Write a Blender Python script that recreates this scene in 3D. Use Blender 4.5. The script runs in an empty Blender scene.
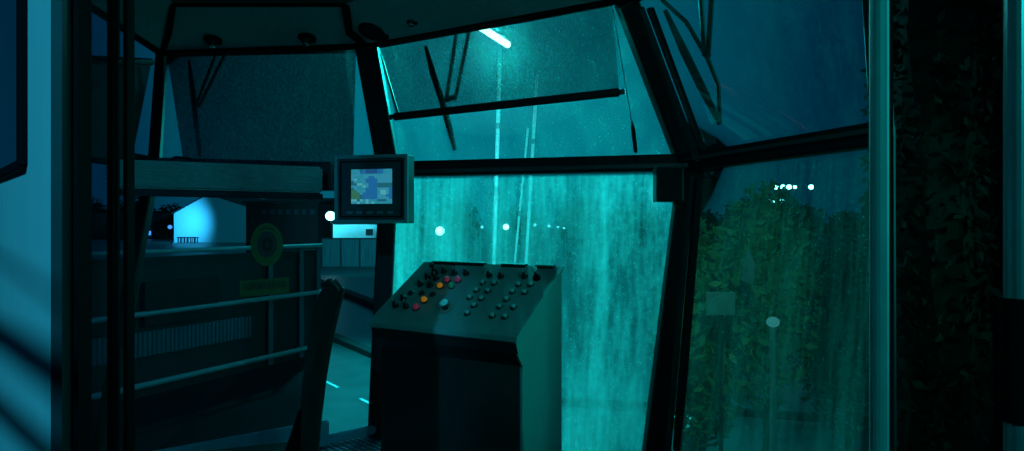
import bpy, bmesh, math, random
from mathutils import Vector, Matrix
V = Vector
random.seed(7)
sc = bpy.context.scene
C = sc.collection
F = 640.0
EYE = V((0, 0, 1.2))          # height above the cabin floor

# ---------------------------------------------------------------- camera
cd = bpy.data.cameras.new('camera')
cam = bpy.data.objects.new('camera', cd); C.objects.link(cam)
cam.location = EYE; cam.rotation_euler = (math.radians(90), 0, 0)
cd.sensor_width = 36; cd.lens = 36 * F / 1024; cd.clip_start = 0.02; cd.clip_end = 2000
sc.camera = cam
sc.view_settings.view_transform = 'Standard'; sc.view_settings.look = 'None'
sc.view_settings.gamma = 1; sc.view_settings.exposure = 0
sc.view_settings.use_curve_mapping = False
sc.cycles.transparent_max_bounces = 24
sc.cycles.use_denoising = True

def ray(x, y): return V(((x - 512) / F, 1, -(y - 225.5) / F))
def D(x, y, Y): return EYE + ray(x, y) * Y                    # point at a distance
def ZP(x, y, z): r = ray(x, y); return EYE + r * ((z - EYE.z) / r.z)   # point on a level
def PP(x, y, p, n): r = ray(x, y); return EYE + r * ((p - EYE).dot(n) / r.dot(n))

# ---------------------------------------------------------------- night sky
w = bpy.data.worlds.new('night_sky'); sc.world = w; w.use_nodes = True
nt = w.node_tree; N = nt.nodes; L = nt.links
bg = N['Background']
tc = N.new('ShaderNodeTexCoord')
def glow(direction, lo, hi, col, power):
    d = N.new('ShaderNodeVectorMath'); d.operation = 'DOT_PRODUCT'
    L.new(tc.outputs['Generated'], d.inputs[0]); d.inputs[1].default_value = V(direction).normalized()
    m = N.new('ShaderNodeMapRange'); m.inputs[1].default_value = lo; m.inputs[2].default_value = hi
    L.new(d.outputs['Value'], m.inputs[0])
    p = N.new('ShaderNodeMath'); p.operation = 'POWER'; p.inputs[1].default_value = power
    L.new(m.outputs[0], p.inputs[0])
    c = N.new('ShaderNodeVectorMath'); c.operation = 'SCALE'; c.inputs[0].default_value = col
    L.new(p.outputs[0], c.inputs['Scale'])
    return c
g1 = glow(ray(470, 80), 0.87, 1.0, (0.0, 0.130, 0.150), 1.4)    # lamp-lit mist over the yard
g2 = glow(ray(390, 200), 0.40, 1.0, (0.0, 0.030, 0.062), 1.6)
ad = N.new('ShaderNodeVectorMath'); ad.operation = 'ADD'
L.new(g1.outputs[0], ad.inputs[0]); L.new(g2.outputs[0], ad.inputs[1])
ns = N.new('ShaderNodeTexNoise'); ns.inputs['Scale'].default_value = 2.5; ns.inputs['Detail'].default_value = 3
L.new(tc.outputs['Generated'], ns.inputs['Vector'])
mr = N.new('ShaderNodeMapRange'); mr.inputs[3].default_value = 0.85; mr.inputs[4].default_value = 1.15
L.new(ns.outputs[0], mr.inputs[0])
sc2 = N.new('ShaderNodeVectorMath'); sc2.operation = 'SCALE'
L.new(ad.outputs[0], sc2.inputs[0]); L.new(mr.outputs[0], sc2.inputs['Scale'])
ad2 = N.new('ShaderNodeVectorMath'); ad2.operation = 'ADD'; ad2.inputs[1].default_value = (0.0, 0.008, 0.022)
L.new(sc2.outputs[0], ad2.inputs[0])
L.new(ad2.outputs[0], bg.inputs['Color']); bg.inputs['Strength'].default_value = 1.0

# ---------------------------------------------------------------- lamps of the yard and added fill lights
TEAL = (0.004, 0.86, 0.84)
def spot(name, loc, target, power, color, size=60, blend=0.5, radius=0.1):
    l = bpy.data.lights.new(name, 'SPOT'); l.energy = power; l.color = color
    l.spot_size = math.radians(size); l.spot_blend = blend; l.shadow_soft_size = radius
    o = bpy.data.objects.new(name, l); C.objects.link(o); o.location = loc
    o.rotation_euler = (V(target) - V(loc)).to_track_quat('-Z', 'Y').to_euler(); return o
def point(name, loc, power, color, radius=0.1):
    l = bpy.data.lights.new(name, 'POINT'); l.energy = power; l.color = color; l.shadow_soft_size = radius
    o = bpy.data.objects.new(name, l); C.objects.link(o); o.location = loc; return o
TUBE = D(492, 35, 7.0)
spot('mast_flood', TUBE + V((0.1, -0.1, -0.12)), (0.2, 2.9, 0.9), 520, TEAL, 70, 0.6, 0.35)
spot('window_fill', (2.6, 9.0, 3.2), (0.1, 2.9, 0.7), 300, TEAL, 50, 0.8, 0.3)  # unseen spot added to light the wet film of the middle window
spot('road_flood', (-2.5, 13, 5.5), (-3.0, 11.5, -2), 4200, (0.01, 0.85, 0.9), 100, 0.6, 0.2)
spot('shed_flood', D(181, 219, 112), D(178, 224, 121.0), 8000, (0.03, 0.50, 0.95), 100, 1.0, 0.4)
spot('shed_fill', D(235, 200, 85), D(225, 225, 120), 5500, (0.01, 0.62, 0.85), 45, 1.0, 0.4)  # soft fill added for the right half of the shed
spot('quay_flood', D(330, 214, 58), D(352, 231, 62), 26000, (0.06, 0.85, 1.0), 120, 0.6, 0.3)
LG = V((-1.2, -3.2, 3.0))
spot('wall_fill', LG, (-1.5, 1.65, 1.05), 600, (0.02, 0.45, 0.68), 26, 0.35, 0.03)  # unseen spot added behind the camera to light the pale wall
spot('console_fill', (4.0, 2.3, 2.0), (0.3, 2.75, 0.8), 260, (0.004, 0.9, 0.80), 95, 0.8, 1.3)  # added fill, brightens the console side through the right window
spot('jamb_fill', (1.6, -2.2, 2.7), (0.9, 1.1, 1.1), 110, (0.0, 0.85, 0.85), 34, 0.8, 0.05)  # added spot that brightens the right jamb and handrail tube
spot('mast_fill', (-0.3, 3.9, 2.75), (0.3, 9.5, 2.0), 1500, (0.05, 0.9, 0.95), 44, 0.8, 0.1)  # added spot, only there to whiten the masts
spot('shrub_fill', (1.7, 4.4, 1.9), (2.2, 7.4, 0.3), 70, (0.12, 0.9, 0.6), 75, 0.8, 0.1)  # added spot that brings out the shrubs
spot('fence_fill', (-9.5, 34, 4.5), (-12.0, 50, -1.2), 2600, (0.01, 0.72, 0.9), 70, 0.9, 0.3)  # added spot that lifts the fence out of the dark
point('cabin_fill', (0.30, 1.75, 1.95), 3.6, (0.07, 0.80, 0.84), 0.12)  # interior fill point, added without a fixture

# ---------------------------------------------------------------- materials
def newmat(name):
    m = bpy.data.materials.new(name); m.use_nodes = True; return m, m.node_tree, m.node_tree.nodes['Principled BSDF']
def mat(name, col, rough=0.6, metal=0.0, scale=12, amt=0.25, bump=0.0, stretch=(1, 1, 1), spec=0.5):
    m, t, b = newmat(name); b.inputs['Specular IOR Level'].default_value = spec
    tcn = t.nodes.new('ShaderNodeTexCoord'); mp = t.nodes.new('ShaderNodeMapping'); mp.inputs['Scale'].default_value = stretch
    n = t.nodes.new('ShaderNodeTexNoise'); n.inputs['Scale'].default_value = scale; n.inputs['Detail'].default_value = 5
    t.links.new(tcn.outputs['Object'], mp.inputs[0]); t.links.new(mp.outputs[0], n.inputs['Vector'])
    r = t.nodes.new('ShaderNodeMix'); r.data_type = 'RGBA'
    c = V(col)
    r.inputs[6].default_value = (*(c * (1 - amt)), 1); r.inputs[7].default_value = (*[min(1, v * (1 + amt)) for v in c], 1)
    t.links.new(n.outputs[0], r.inputs[0]); t.links.new(r.outputs[2], b.inputs['Base Color'])
    b.inputs['Roughness'].default_value = rough; b.inputs['Metallic'].default_value = metal
    if bump:
        bp = t.nodes.new('ShaderNodeBump'); bp.inputs['Strength'].default_value = bump; bp.inputs['Distance'].default_value = 0.01
        t.links.new(n.outputs[0], bp.inputs['Height']); t.links.new(bp.outputs[0], b.inputs['Normal'])
    return m
def emit(name, col, strength):
    m = bpy.data.materials.new(name); m.use_nodes = True; t = m.node_tree
    b = t.nodes['Principled BSDF']; b.inputs['Base Color'].default_value = (0, 0, 0, 1)
    b.inputs['Emission Color'].default_value = (*col, 1); b.inputs['Emission Strength'].default_value = strength
    return m
def glass(name, tint, film=0.0, scale_x=14.0, film_col=(0.8, 0.8, 0.8), lo=0.35, hi=0.75, drops=0.0, base_film=0.0, ior=1.3):
    """clear pane, with the rain and dirt that runs down its outside"""
    m = bpy.data.materials.new(name); m.use_nodes = True; t = m.node_tree; n = t.nodes; l = t.links
    out = n['Material Output']; n.remove(n['Principled BSDF'])
    tr = n.new('ShaderNodeBsdfTransparent'); tr.inputs[0].default_value = (*tint, 1)
    gl = n.new('ShaderNodeBsdfGlossy'); gl.inputs['Roughness'].default_value = 0.03; gl.inputs[0].default_value = (0.9, 0.9, 0.9, 1)
    fr = n.new('ShaderNodeFresnel'); fr.inputs[0].default_value = ior
    base = tr
    if film > 0:
        tcn = n.new('ShaderNodeTexCoord')
        def noise(sx, sz, detail, lo_, hi_):
            mp = n.new('ShaderNodeMapping'); mp.inputs['Scale'].default_value = (sx, sx, sz)
            l.new(tcn.outputs['Object'], mp.inputs[0])
            k = n.new('ShaderNodeTexNoise'); k.inputs['Scale'].default_value = 1; k.inputs['Detail'].default_value = detail
            l.new(mp.outputs[0], k.inputs['Vector'])
            q = n.new('ShaderNodeMapRange'); q.inputs[1].default_value = lo_; q.inputs[2].default_value = hi_
            l.new(k.outputs[0], q.inputs[0]); return q.outputs[0]
        a = noise(scale_x, 0.35, 3, lo, hi); b = noise(scale_x * 6, 0.9, 4, 0.3, 0.75); c = noise(scale_x * 6, scale_x * 6, 5, 0.30, 0.75)
        e = noise(2.6, 0.5, 3, 0.34, 0.62)
        def op(kind, x, y):
            o = n.new('ShaderNodeMath'); o.operation = kind; o.use_clamp = True
            for i, v in enumerate((x, y)):
                if isinstance(v, (int, float)): o.inputs[i].default_value = v
                else: l.new(v, o.inputs[i])
            return o.outputs[0]
        s = op('ADD', op('MULTIPLY', a, 0.50), op('MULTIPLY', b, 0.40))
        s = op('ADD', s, op('MULTIPLY', c, 0.20))
        s = op('MULTIPLY', s, op('ADD', op('MULTIPLY', e, 0.75), 0.32))
        fac = op('ADD', op('MULTIPLY', s, film), base_film)
        if drops > 0:
            mp = n.new('ShaderNodeMapping'); mp.inputs['Scale'].default_value = (70, 70, 45)
            l.new(tcn.outputs['Object'], mp.inputs[0])
            vo = n.new('ShaderNodeTexVoronoi'); vo.inputs['Scale'].default_value = 1; l.new(mp.outputs[0], vo.inputs['Vector'])
            q = n.new('ShaderNodeMapRange'); q.inputs[1].default_value = 0.22; q.inputs[2].default_value = 0.12
            l.new(vo.outputs[0], q.inputs[0])
            fac = op('ADD', fac, op('MULTIPLY', q.outputs[0], op('MULTIPLY', c, drops)))
        tl = n.new('ShaderNodeBsdfTranslucent'); tl.inputs[0].default_value = (*film_col, 1)
        mx = n.new('ShaderNodeMixShader'); l.new(fac, mx.inputs[0]); l.new(tr.outputs[0], mx.inputs[1]); l.new(tl.outputs[0], mx.inputs[2])
        base = mx
    m2 = n.new('ShaderNodeMixShader'); l.new(fr.outputs[0], m2.inputs[0]); l.new(base.outputs[0], m2.inputs[1]); l.new(gl.outputs[0], m2.inputs[2])
    l.new(m2.outputs[0], out.inputs[0])
    return m
def mesh_fabric(name, col, open_=0.5, sx=160.0, amp=0.12):
    m = bpy.data.materials.new(name); m.use_nodes = True; t = m.node_tree; n = t.nodes; l = t.links
    b = n['Principled BSDF']; b.inputs['Base Color'].default_value = (*col, 1); b.inputs['Roughness'].default_value = 0.9
    tcn = n.new('ShaderNodeTexCoord'); mp = n.new('ShaderNodeMapping'); mp.inputs['Scale'].default_value = (sx, sx, 9)
    l.new(tcn.outputs['Object'], mp.inputs[0])
    k = n.new('ShaderNodeTexNoise'); k.inputs['Scale'].default_value = 1; k.inputs['Detail'].default_value = 2; l.new(mp.outputs[0], k.inputs['Vector'])
    q = n.new('ShaderNodeMapRange'); q.inputs[1].default_value = 0.3; q.inputs[2].default_value = 0.7
    q.inputs[3].default_value = max(0, 1 - open_ - amp); q.inputs[4].default_value = min(1, 1 - open_ + amp); l.new(k.outputs[0], q.inputs[0])
    tr = n.new('ShaderNodeBsdfTransparent'); mx = n.new('ShaderNodeMixShader')
    l.new(q.outputs[0], mx.inputs[0]); l.new(tr.outputs[0], mx.inputs[1]); l.new(b.outputs[0], mx.inputs[2])
    l.new(mx.outputs[0], n['Material Output'].inputs[0]); return m
def treadplate(name):
    m, t, b = newmat(name); n = t.nodes; l = t.links
    tcn = n.new('ShaderNodeTexCoord'); 
    def lattice(rot):
        mp = n.new('ShaderNodeMapping'); mp.inputs['Rotation'].default_value = (0, 0, math.radians(rot)); mp.inputs['Scale'].default_value = (1, 1, 1)
        l.new(tcn.outputs['Object'], mp.inputs[0])
        wv = n.new('ShaderNodeTexWave'); wv.inputs['Scale'].default_value = 9; wv.wave_profile = 'SIN'; l.new(mp.outputs[0], wv.inputs['Vector']); return wv.outputs[1]
    mu = n.new('ShaderNodeMath'); mu.operation = 'MULTIPLY'; l.new(lattice(45), mu.inputs[0]); l.new(lattice(-45), mu.inputs[1])
    bp = n.new('ShaderNodeBump'); bp.inputs['Strength'].default_value = 1.0; bp.inputs['Distance'].default_value = 0.02
    l.new(mu.outputs[0], bp.inputs['Height']); l.new(bp.outputs[0], b.inputs['Normal'])
    mx = n.new('ShaderNodeMix'); mx.data_type = 'RGBA'; mx.inputs[6].default_value = (0.03, 0.05, 0.09, 1); mx.inputs[7].default_value = (0.22, 0.30, 0.42, 1)
    l.new(mu.outputs[0], mx.inputs[0]); l.new(mx.outputs[2], b.inputs['Base Color'])
    b.inputs['Roughness'].default_value = 0.35; b.inputs['Metallic'].default_value = 0.5
    return m

M = {}
M['frame'] = mat('black_frame_paint', (0.012, 0.016, 0.02), 0.5, spec=0.25)
M['frame2'] = mat('dark_grey_frame', (0.05, 0.065, 0.07), 0.4)
M['rubber'] = mat('black_rubber', (0.006, 0.006, 0.008), 0.8, spec=0.08)
M['soffit'] = mat('dark_vinyl_lining', (0.42, 0.47, 0.45), 0.7, scale=40, bump=0.1)
M['ceiling'] = mat('dark_ceiling', (0.06, 0.07, 0.07), 0.8)
M['pale'] = mat('pale_wall_paint', (0.72, 0.78, 0.80), 0.55, scale=3, amt=0.08, stretch=(6, 6, 1))
M['inner'] = mat('grey_inner_wall', (0.08, 0.11, 0.13), 0.6)
M['kick'] = mat('blue_grey_kickboard', (0.24, 0.34, 0.50), 0.5)
M['floor'] = treadplate('treadplate_steel')
M['console'] = mat('grey_green_console_paint', (0.30, 0.33, 0.32), 0.45, scale=30, amt=0.06)
M['consolefront'] = mat('black_console_front', (0.02, 0.022, 0.024), 0.25)
M['edge'] = mat('brushed_edge_trim', (0.5, 0.55, 0.55), 0.3, 0.7)
M['black'] = mat('black_plastic', (0.012, 0.013, 0.014), 0.35)
M['cap'] = mat('grey_button_cap', (0.60, 0.60, 0.58), 0.3)
M['red'] = mat('red_cap', (0.80, 0.05, 0.10), 0.35)
M['orange'] = mat('orange_cap', (0.95, 0.32, 0.03), 0.35)
for k_, e_ in (('red', (.06, .004, .014)), ('orange', (.17, .05, .0))):      # faint glow added so red and orange lenses show their colour
    b_ = M[k_].node_tree.nodes['Principled BSDF']; b_.inputs['Emission Color'].default_value = (*e_, 1); b_.inputs['Emission Strength'].default_value = 1
M['green'] = mat('green_cap', (0.10, 0.45, 0.22), 0.35)
M['pink'] = mat('faded_red_plate', (0.50, 0.22, 0.18), 0.5)
M['white'] = mat('white_cap', (0.8, 0.8, 0.8), 0.3)
M['chrome'] = mat('polished_steel', (0.7, 0.75, 0.75), 0.15, 1.0)
M['monitor'] = mat('grey_monitor_housing', (0.10, 0.13, 0.14), 0.45)
M['bezel'] = mat('monitor_bezel', (0.055, 0.075, 0.085), 0.5)
M['duct'] = mat('ribbed_grey_duct', (0.30, 0.33, 0.30), 0.7, scale=3, amt=0.5, stretch=(1, 30, 60), bump=0.3)
M['fabric'] = mat('black_upholstery', (0.02, 0.025, 0.025), 0.9, scale=80, bump=0.3)
M['chairshell'] = mat('chair_shell_plastic', (0.03, 0.036, 0.034), 0.5)
M['blind'] = mesh_fabric('dark_mesh_blind', (0.015, 0.03, 0.055), 0.14, amp=.05)
M['blind_f'] = mesh_fabric('dense_mesh_blind', (0.03, 0.04, 0.06), -0.2)
M['blind_b'] = mesh_fabric('grey_mesh_blind', (0.03, 0.05, 0.06), 0.40)
M['asphalt'] = mat('wet_asphalt', (0.10, 0.11, 0.11), 0.38, scale=1.5, amt=0.5, bump=0.2)
M['deck'] = mat('dark_deck', (0.012, 0.015, 0.02), 0.9, spec=0.03)
M['kerb'] = mat('concrete_kerb', (0.035, 0.04, 0.04), 0.8)
M['paint'] = mat('white_road_paint', (0.8, 0.8, 0.8), 0.5)
M['galv'] = mat('galvanised_steel', (0.24, 0.30, 0.34), 0.5, 0.3)
M['darkpanel'] = mat('added_dark_panel', (0.008, 0.012, 0.018), 0.6)
M['ribs'] = mat('ribbed_guard', (0.06, 0.09, 0.12), 0.5)
M['shed'] = mat('white_sheet_cladding', (0.75, 0.78, 0.80), 0.6, scale=2, amt=0.04)
M['darkhall'] = mat('dark_cladding', (0.015, 0.02, 0.025), 0.7)
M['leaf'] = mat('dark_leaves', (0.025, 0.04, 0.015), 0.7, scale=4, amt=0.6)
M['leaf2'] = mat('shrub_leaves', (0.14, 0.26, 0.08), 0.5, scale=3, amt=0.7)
M['bark'] = mat('bark', (0.03, 0.028, 0.025), 0.9)
M['mast'] = mat('white_mast', (0.85, 0.88, 0.88), 0.4)
M['yellow'] = mat('yellow_green_print', (0.15, 0.11, 0.03), 0.6)
M['darkred'] = mat('dark_red_print', (0.16, 0.03, 0.04), 0.6)
M['tube'] = emit('lit_tube', (0.45, 1.0, 1.0), 9.0)
M['lamp'] = emit('lit_lamp', (0.35, 1.0, 1.0), 7.0)
M['lamp_soft'] = emit('lit_lamp_dim', (0.12, 0.85, 0.9), 1.5)
M['bluelamp'] = emit('lit_blue_lamp', (0.08, 0.35, 1.0), 1.2)

G_clear = glass('left_window_glass', (0.72, 0.84, 0.90), 0.012, 9, (0.5, 0.6, 0.65), 0.40, 0.80, ior=1.12)
G_upA = glass('upper_glass', (0.80, 0.9, 0.92), 0.25, 20, (0.6, 0.7, 0.7), 0.45, 0.85, drops=0.25)
G_upB = glass('rain_flecked_upper_glass', (0.80, 0.92, 0.92), 0.5, 16, (0.6, 0.7, 0.7), 0.42, 0.80, drops=0.7)
G_upC = glass('upper_right_glass', (0.55, 0.72, 0.80), 0.10, 16, (0.5, 0.6, 0.6), 0.45, 0.85)
G_wetB = glass('rain_wet_glass', (0.60, 0.92, 0.88), 1.15, 6, (0.9, 0.9, 0.9), 0.34, 0.72, drops=0.6, base_film=0.04)
G_wetC = glass('rain_streaked_glass', (0.50, 0.80, 0.74), 0.17, 9, (0.8, 0.85, 0.8), 0.36, 0.75, drops=0.2, base_film=0.004)
G_side = glass('coated_side_glass', (0.60, 0.72, 0.82), ior=1.02)
G_tint = glass('door_glass', (0.70, 0.80, 0.85))
G_blue = glass('side_window_glass', (0.35, 0.55, 0.70), 0.9, 3, (0.25, 0.5, 0.7), 0.3, 0.8, base_film=0.3)

# ---------------------------------------------------------------- mesh helpers
def BM(): return bmesh.new()
def frame_of(root): return root.matrix_basis.copy() if root is not None else Matrix.Identity(4)
def world_mat(root):
    m = Matrix.Identity(4)
    chain = []
    while root is not None: chain.append(root); root = root.parent
    for r in reversed(chain): m = m @ Matrix.LocRotScale(r.location, r.rotation_euler, r.scale)
    return m
def obj(name, bm, m, parent=None, world=False, smooth=False, label=None, mats=None):
    """one mesh object; world=True when its shape was laid out in world space"""
    bmesh.ops.recalc_face_normals(bm, faces=bm.faces)
    if parent is not None and world:
        bmesh.ops.transform(bm, matrix=world_mat(parent).inverted(), verts=bm.verts)
    me = bpy.data.meshes.new(name); bm.to_mesh(me); bm.free()
    for k in (mats or [m]): me.materials.append(k)
    if smooth:
        for p in me.polygons: p.use_smooth = True
    o = bpy.data.objects.new(name, me); C.objects.link(o); o.parent = parent
    if label: o['label'] = label
    return o
def solo(name, bm, m, label, cat, group=None, kind=None, smooth=False, mats=None):
    """a thing of one mesh, its origin at its base"""
    cs = [v.co for v in bm.verts]
    b = V(((min(c.x for c in cs) + max(c.x for c in cs)) / 2, (min(c.y for c in cs) + max(c.y for c in cs)) / 2, min(c.z for c in cs)))
    bmesh.ops.translate(bm, vec=-b, verts=bm.verts)
    o = obj(name, bm, m, smooth=smooth, mats=mats); o.location = b; tag(o, label, cat, group, kind); return o
def tag(o, label, cat, group=None, kind=None):
    o['label'] = label; o['category'] = cat
    if group: o['group'] = group
    if kind: o['kind'] = kind
    return o
def thing(name, label, cat, loc=(0, 0, 0), rz=0.0, group=None, rot=None):
    o = bpy.data.objects.new(name, None); C.objects.link(o); o.location = loc
    o.rotation_euler = rot if rot is not None else (0, 0, rz); o.empty_display_size = 0.1
    return tag(o, label, cat, group)
def struct(name, bm, m, smooth=False):
    o = obj(name, bm, m, smooth=smooth); o['kind'] = 'structure'; return o
def dup(root, loc, label=None, rot=None):
    r = root.copy(); C.objects.link(r); r.location = loc
    if rot is not None: r.rotation_euler = rot
    if label: r['label'] = label
    for ch in list(root.children):
        c = ch.copy(); C.objects.link(c); c.parent = r
        for g in list(ch.children):
            d = g.copy(); C.objects.link(d); d.parent = c
    return r
def box(bm, lo, hi, bev=0.0):
    lo, hi = V(lo), V(hi); c = (lo + hi) / 2; s = hi - lo
    r = bmesh.ops.create_cube(bm, size=1, matrix=Matrix.Translation(c) @ Matrix.Diagonal((s.x, s.y, s.z, 1)))
    if bev:
        es = list({e for v in r['verts'] for e in v.link_edges})
        bmesh.ops.bevel(bm, geom=es, offset=bev, segments=2, affect='EDGES', profile=0.5)
def bar(bm, a, b, wdt, dpt, side=None, bev=0.0):
    """rectangular member from a to b; wdt across in the view, dpt away from it"""
    a, b = V(a), V(b); z = (b - a); ln = z.length; z.normalize()
    out = V(side) if side is not None else V((0, 1, 0))
    y = (out - z * out.dot(z)).normalized(); x = y.cross(z)
    R = Matrix((x, y, z)).transposed().to_4x4(); R.translation = (a + b) / 2
    r = bmesh.ops.create_cube(bm, size=1, matrix=R @ Matrix.Diagonal((wdt, dpt, ln, 1)))
    if bev:
        es = list({e for v in r['verts'] for e in v.link_edges})
        bmesh.ops.bevel(bm, geom=es, offset=bev, segments=2, affect='EDGES', profile=0.5)
def tube(bm, pts, r, seg=10, cap=True):
    pts = [V(p) for p in pts]; rings = []
    for i, p in enumerate(pts):
        t = (pts[min(i + 1, len(pts) - 1)] - pts[max(i - 1, 0)]).normalized()
        ref = V((0, 0, 1)) if abs(t.z) < 0.9 else V((1, 0, 0))
        u = t.cross(ref).normalized(); v = t.cross(u)
        rr = r[i] if isinstance(r, (list, tuple)) else r
        rings.append([bm.verts.new(p + (u * math.cos(k * 2 * math.pi / seg) + v * math.sin(k * 2 * math.pi / seg)) * rr) for k in range(seg)])
    for a, b in zip(rings, rings[1:]):
        for k in range(seg): bm.faces.new((a[k], a[(k + 1) % seg], b[(k + 1) % seg], b[k]))
    if cap: bm.faces.new(rings[0]); bm.faces.new(rings[-1])
def lathe(bm, prof, seg=20, mx=None):
    """profile of (radius, height) turned about z"""
    rings = []
    for r, z in prof:
        rings.append([bm.verts.new(V((r * math.cos(k * 2 * math.pi / seg), r * math.sin(k * 2 * math.pi / seg), z))) for k in range(seg)])
    new = [v for g in rings for v in g]
    for a, b in zip(rings, rings[1:]):
        for k in range(seg): bm.faces.new((a[k], a[(k + 1) % seg], b[(k + 1) % seg], b[k]))
    bm.faces.new(rings[0]); bm.faces.new(rings[-1])
    if mx is not None: bmesh.ops.transform(bm, matrix=mx, verts=new)
def slab(bm, pts, thick, away=(0, 1, 0)):
    """polygon given a thickness along «away»"""
    d = V(away).normalized() * thick
    a = [bm.verts.new(V(p)) for p in pts]; b = [bm.verts.new(V(p) + d) for p in pts]
    bm.faces.new(a); bm.faces.new(b)
    for i in range(len(a)):
        j = (i + 1) % len(a); bm.faces.new((a[i], a[j], b[j], b[i]))
def prism(bm, prof, x0, x1):
    """profile in (y, z) pushed along x"""
    a = [bm.verts.new(V((x0, y, z))) for y, z in prof]; b = [bm.verts.new(V((x1, y, z))) for y, z in prof]
    bm.faces.new(a); bm.faces.new(b)
    for i in range(len(a)):
        j = (i + 1) % len(a); bm.faces.new((a[i], a[j], b[j], b[i]))
def lerp(a, b, t): return V(a).lerp(V(b), t)
def leaves(bm, c, rad, n, size, squash=1.0):
    for _ in range(n):
        d = V((random.gauss(0, 1), random.gauss(0, 1), random.gauss(0, 1))).normalized() * (random.random() ** 0.35)
        p = V(c) + V((d.x * rad[0], d.y * rad[1], d.z * rad[2]))
        s = size * random.uniform(0.6, 1.4)
        a = V((random.gauss(0, 1), random.gauss(0, 1), random.gauss(0, 1))).normalized(); b = a.orthogonal().normalized()
        b = Matrix.Rotation(random.random() * 6.28, 3, a) @ b; e = a.cross(b)
        vs = [bm.verts.new(p + b * s), bm.verts.new(p + e * s * 0.45), bm.verts.new(p - b * s), bm.verts.new(p - e * s * 0.45)]
        bm.faces.new(vs)
def blob(bm, c, rad, seg=2, jit=0.15):
    r = bmesh.ops.create_icosphere(bm, subdivisions=seg, radius=1)
    for v in r['verts']:
        k = 1 + random.uniform(-jit, jit)
        v.co = V(c) + V((v.co.x * rad[0] * k, v.co.y * rad[1] * k, v.co.z * rad[2] * k))

# ---------------------------------------------------------------- cabin corners
ZT, ZTOP = EYE.z + 0.324, EYE.z + 1.02
P0m, P1m, P2m, P3m = D(154.5, 164.5, 3.40), D(390, 170, 3.73), D(689, 163, 3.31), D(883, 134, 2.30)
P0t, P1t, P2t = D(162, 54, 3.80), D(367, 47, 3.66), D(626, 1, 2.91)
P3t = V((1.22, 2.18, ZTOP))
P0b, P1b, P2b, P3b = V((-1.90, 2.9, 0)), ZP(378, 433, 0), ZP(653, 473, 0), V((1.28, 2.2, 0))
PFm, PFt, PFb = V((-1.92, 2.25, ZT)), V((-1.85, 2.2, ZTOP)), V((-1.80, 2.1, 0))
JL = V((-0.66, 0.92, 0)); JR = V((0.69, 1.18, 0))
DOWN = V((0, 0, -1)); UP = V((0, 0, 1))

# floor and roof
b = BM(); slab(b, [p - V((0, 0, 0.0)) for p in (P0b, P1b, P2b, P3b, JR + V((0.05, 0, 0)), JL, PFb)], 0.1, DOWN); struct('floor', b, M['floor'])
def lift(p, z): return V((p.x, p.y, z))
RZ = 2.34
b = BM(); slab(b, [lift(p, RZ) for p in (P0t + V((-.1, .15, 0)), P1t + V((0, .15, 0)), P2t + V((.15, .12, 0)), P3t + V((.35, .2, 0)), JR + V((0.1, 0, 0)), JL, PFt + V((-.1, 0, 0)))], 0.12, UP)
struct('ceiling', b, M['ceiling'])

# soffit: lining between the window heads and the raised ceiling
I0, I1, I2 = ZP(173, 4, RZ), ZP(345, 4, RZ), ZP(520, -62, RZ)
I3 = V((0.75, 1.6, RZ)); IF = V((-1.35, 2.2, RZ))
def soffit(a, b_, c, d):
    q = BM(); n = (V(b_) - V(a)).cross(V(d) - V(a)).normalized()
    if n.z < 0: n = -n
    slab(q, [a, b_, c, d], 0.03, n); return q
PFtt = PFt
struct('trim_1', soffit(P0t, P1t, I1, I0), M['soffit'])
struct('trim_2', soffit(P1t, P2t, I2, I1), M['soffit'])
struct('trim_3', soffit(P2t, P3t, I3, I2), M['soffit'])
struct('trim_4', soffit(PFt, P0t, I0, IF), M['soffit'])
def seam(pts, r): q = BM(); tube(q, pts, r, 8); return q
mid = lambda p, q, s: lerp(p, q, 0.5) + V(s)
struct('trim_5', seam([I1, mid(I1, P1t, (-.04, 0, -.03)), P1t], 0.022), M['rubber'])
struct('trim_6', seam([I0, mid(I0, P0t, (.01, 0, -.02)), P0t], 0.016), M['rubber'])
q = BM(); tube(q, [P0t + V((0, -.02, 0)), P1t + V((0, -.02, 0))], 0.02, 8); tube(q, [P1t + V((0, -.02, 0)), P2t + V((0, -.03, 0))], 0.018, 8); tube(q, [P2t, P3t], 0.02, 8); tube(q, [PFt, P0t], 0.02, 8)
tube(q, [I0, I1], 0.016, 8)
struct('trim_7', q, M['rubber'])

# posts: each lower leg and upper leg one member, with a slim inner rail
def post(n, bot, m_, top, w1, w2, dpt=0.10):
    q = BM(); bar(q, bot, m_ + V((0, 0, .03)), w1, dpt, bev=0.012); bar(q, m_ - V((0, 0, .03)), top, w2, dpt, bev=0.012)
    struct('trim_%d' % n, q, M['frame'])
post(8, P0b, P0m, P0t, 0.06, 0.055, 0.06); post(9, P1b, P1m, P1t, 0.105, 0.125); post(10, P2b + V((-.01, 0, 0)), P2m, P2t, 0.10, 0.095)
post(11, P3b, P3m, P3t, 0.07, 0.07, 0.05); post(12, PFb, PFm, PFt, 0.06, 0.06)
q = BM(); bar(q, D(398, 113, 3.66), D(381, 55, 3.64), 0.010, 0.02); struct('trim_13', q, M['frame2'])
q = BM()
for (a, c, w_) in ((D(691, 178, 3.20), D(668, 451, 3.04), 0.018), (D(697, 160, 3.14), D(640, 8, 2.86), 0.022)): bar(q, a, c, w_, 0.05)
struct('trim_14', q, M['frame2'])
q = BM(); bar(q, D(699, 178, 3.17), D(677, 451, 3.02), 0.03, 0.05); bar(q, D(706, 158, 3.12), D(650, 8, 2.84), 0.018, 0.05)
struct('trim_15', q, M['frame'])

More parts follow.
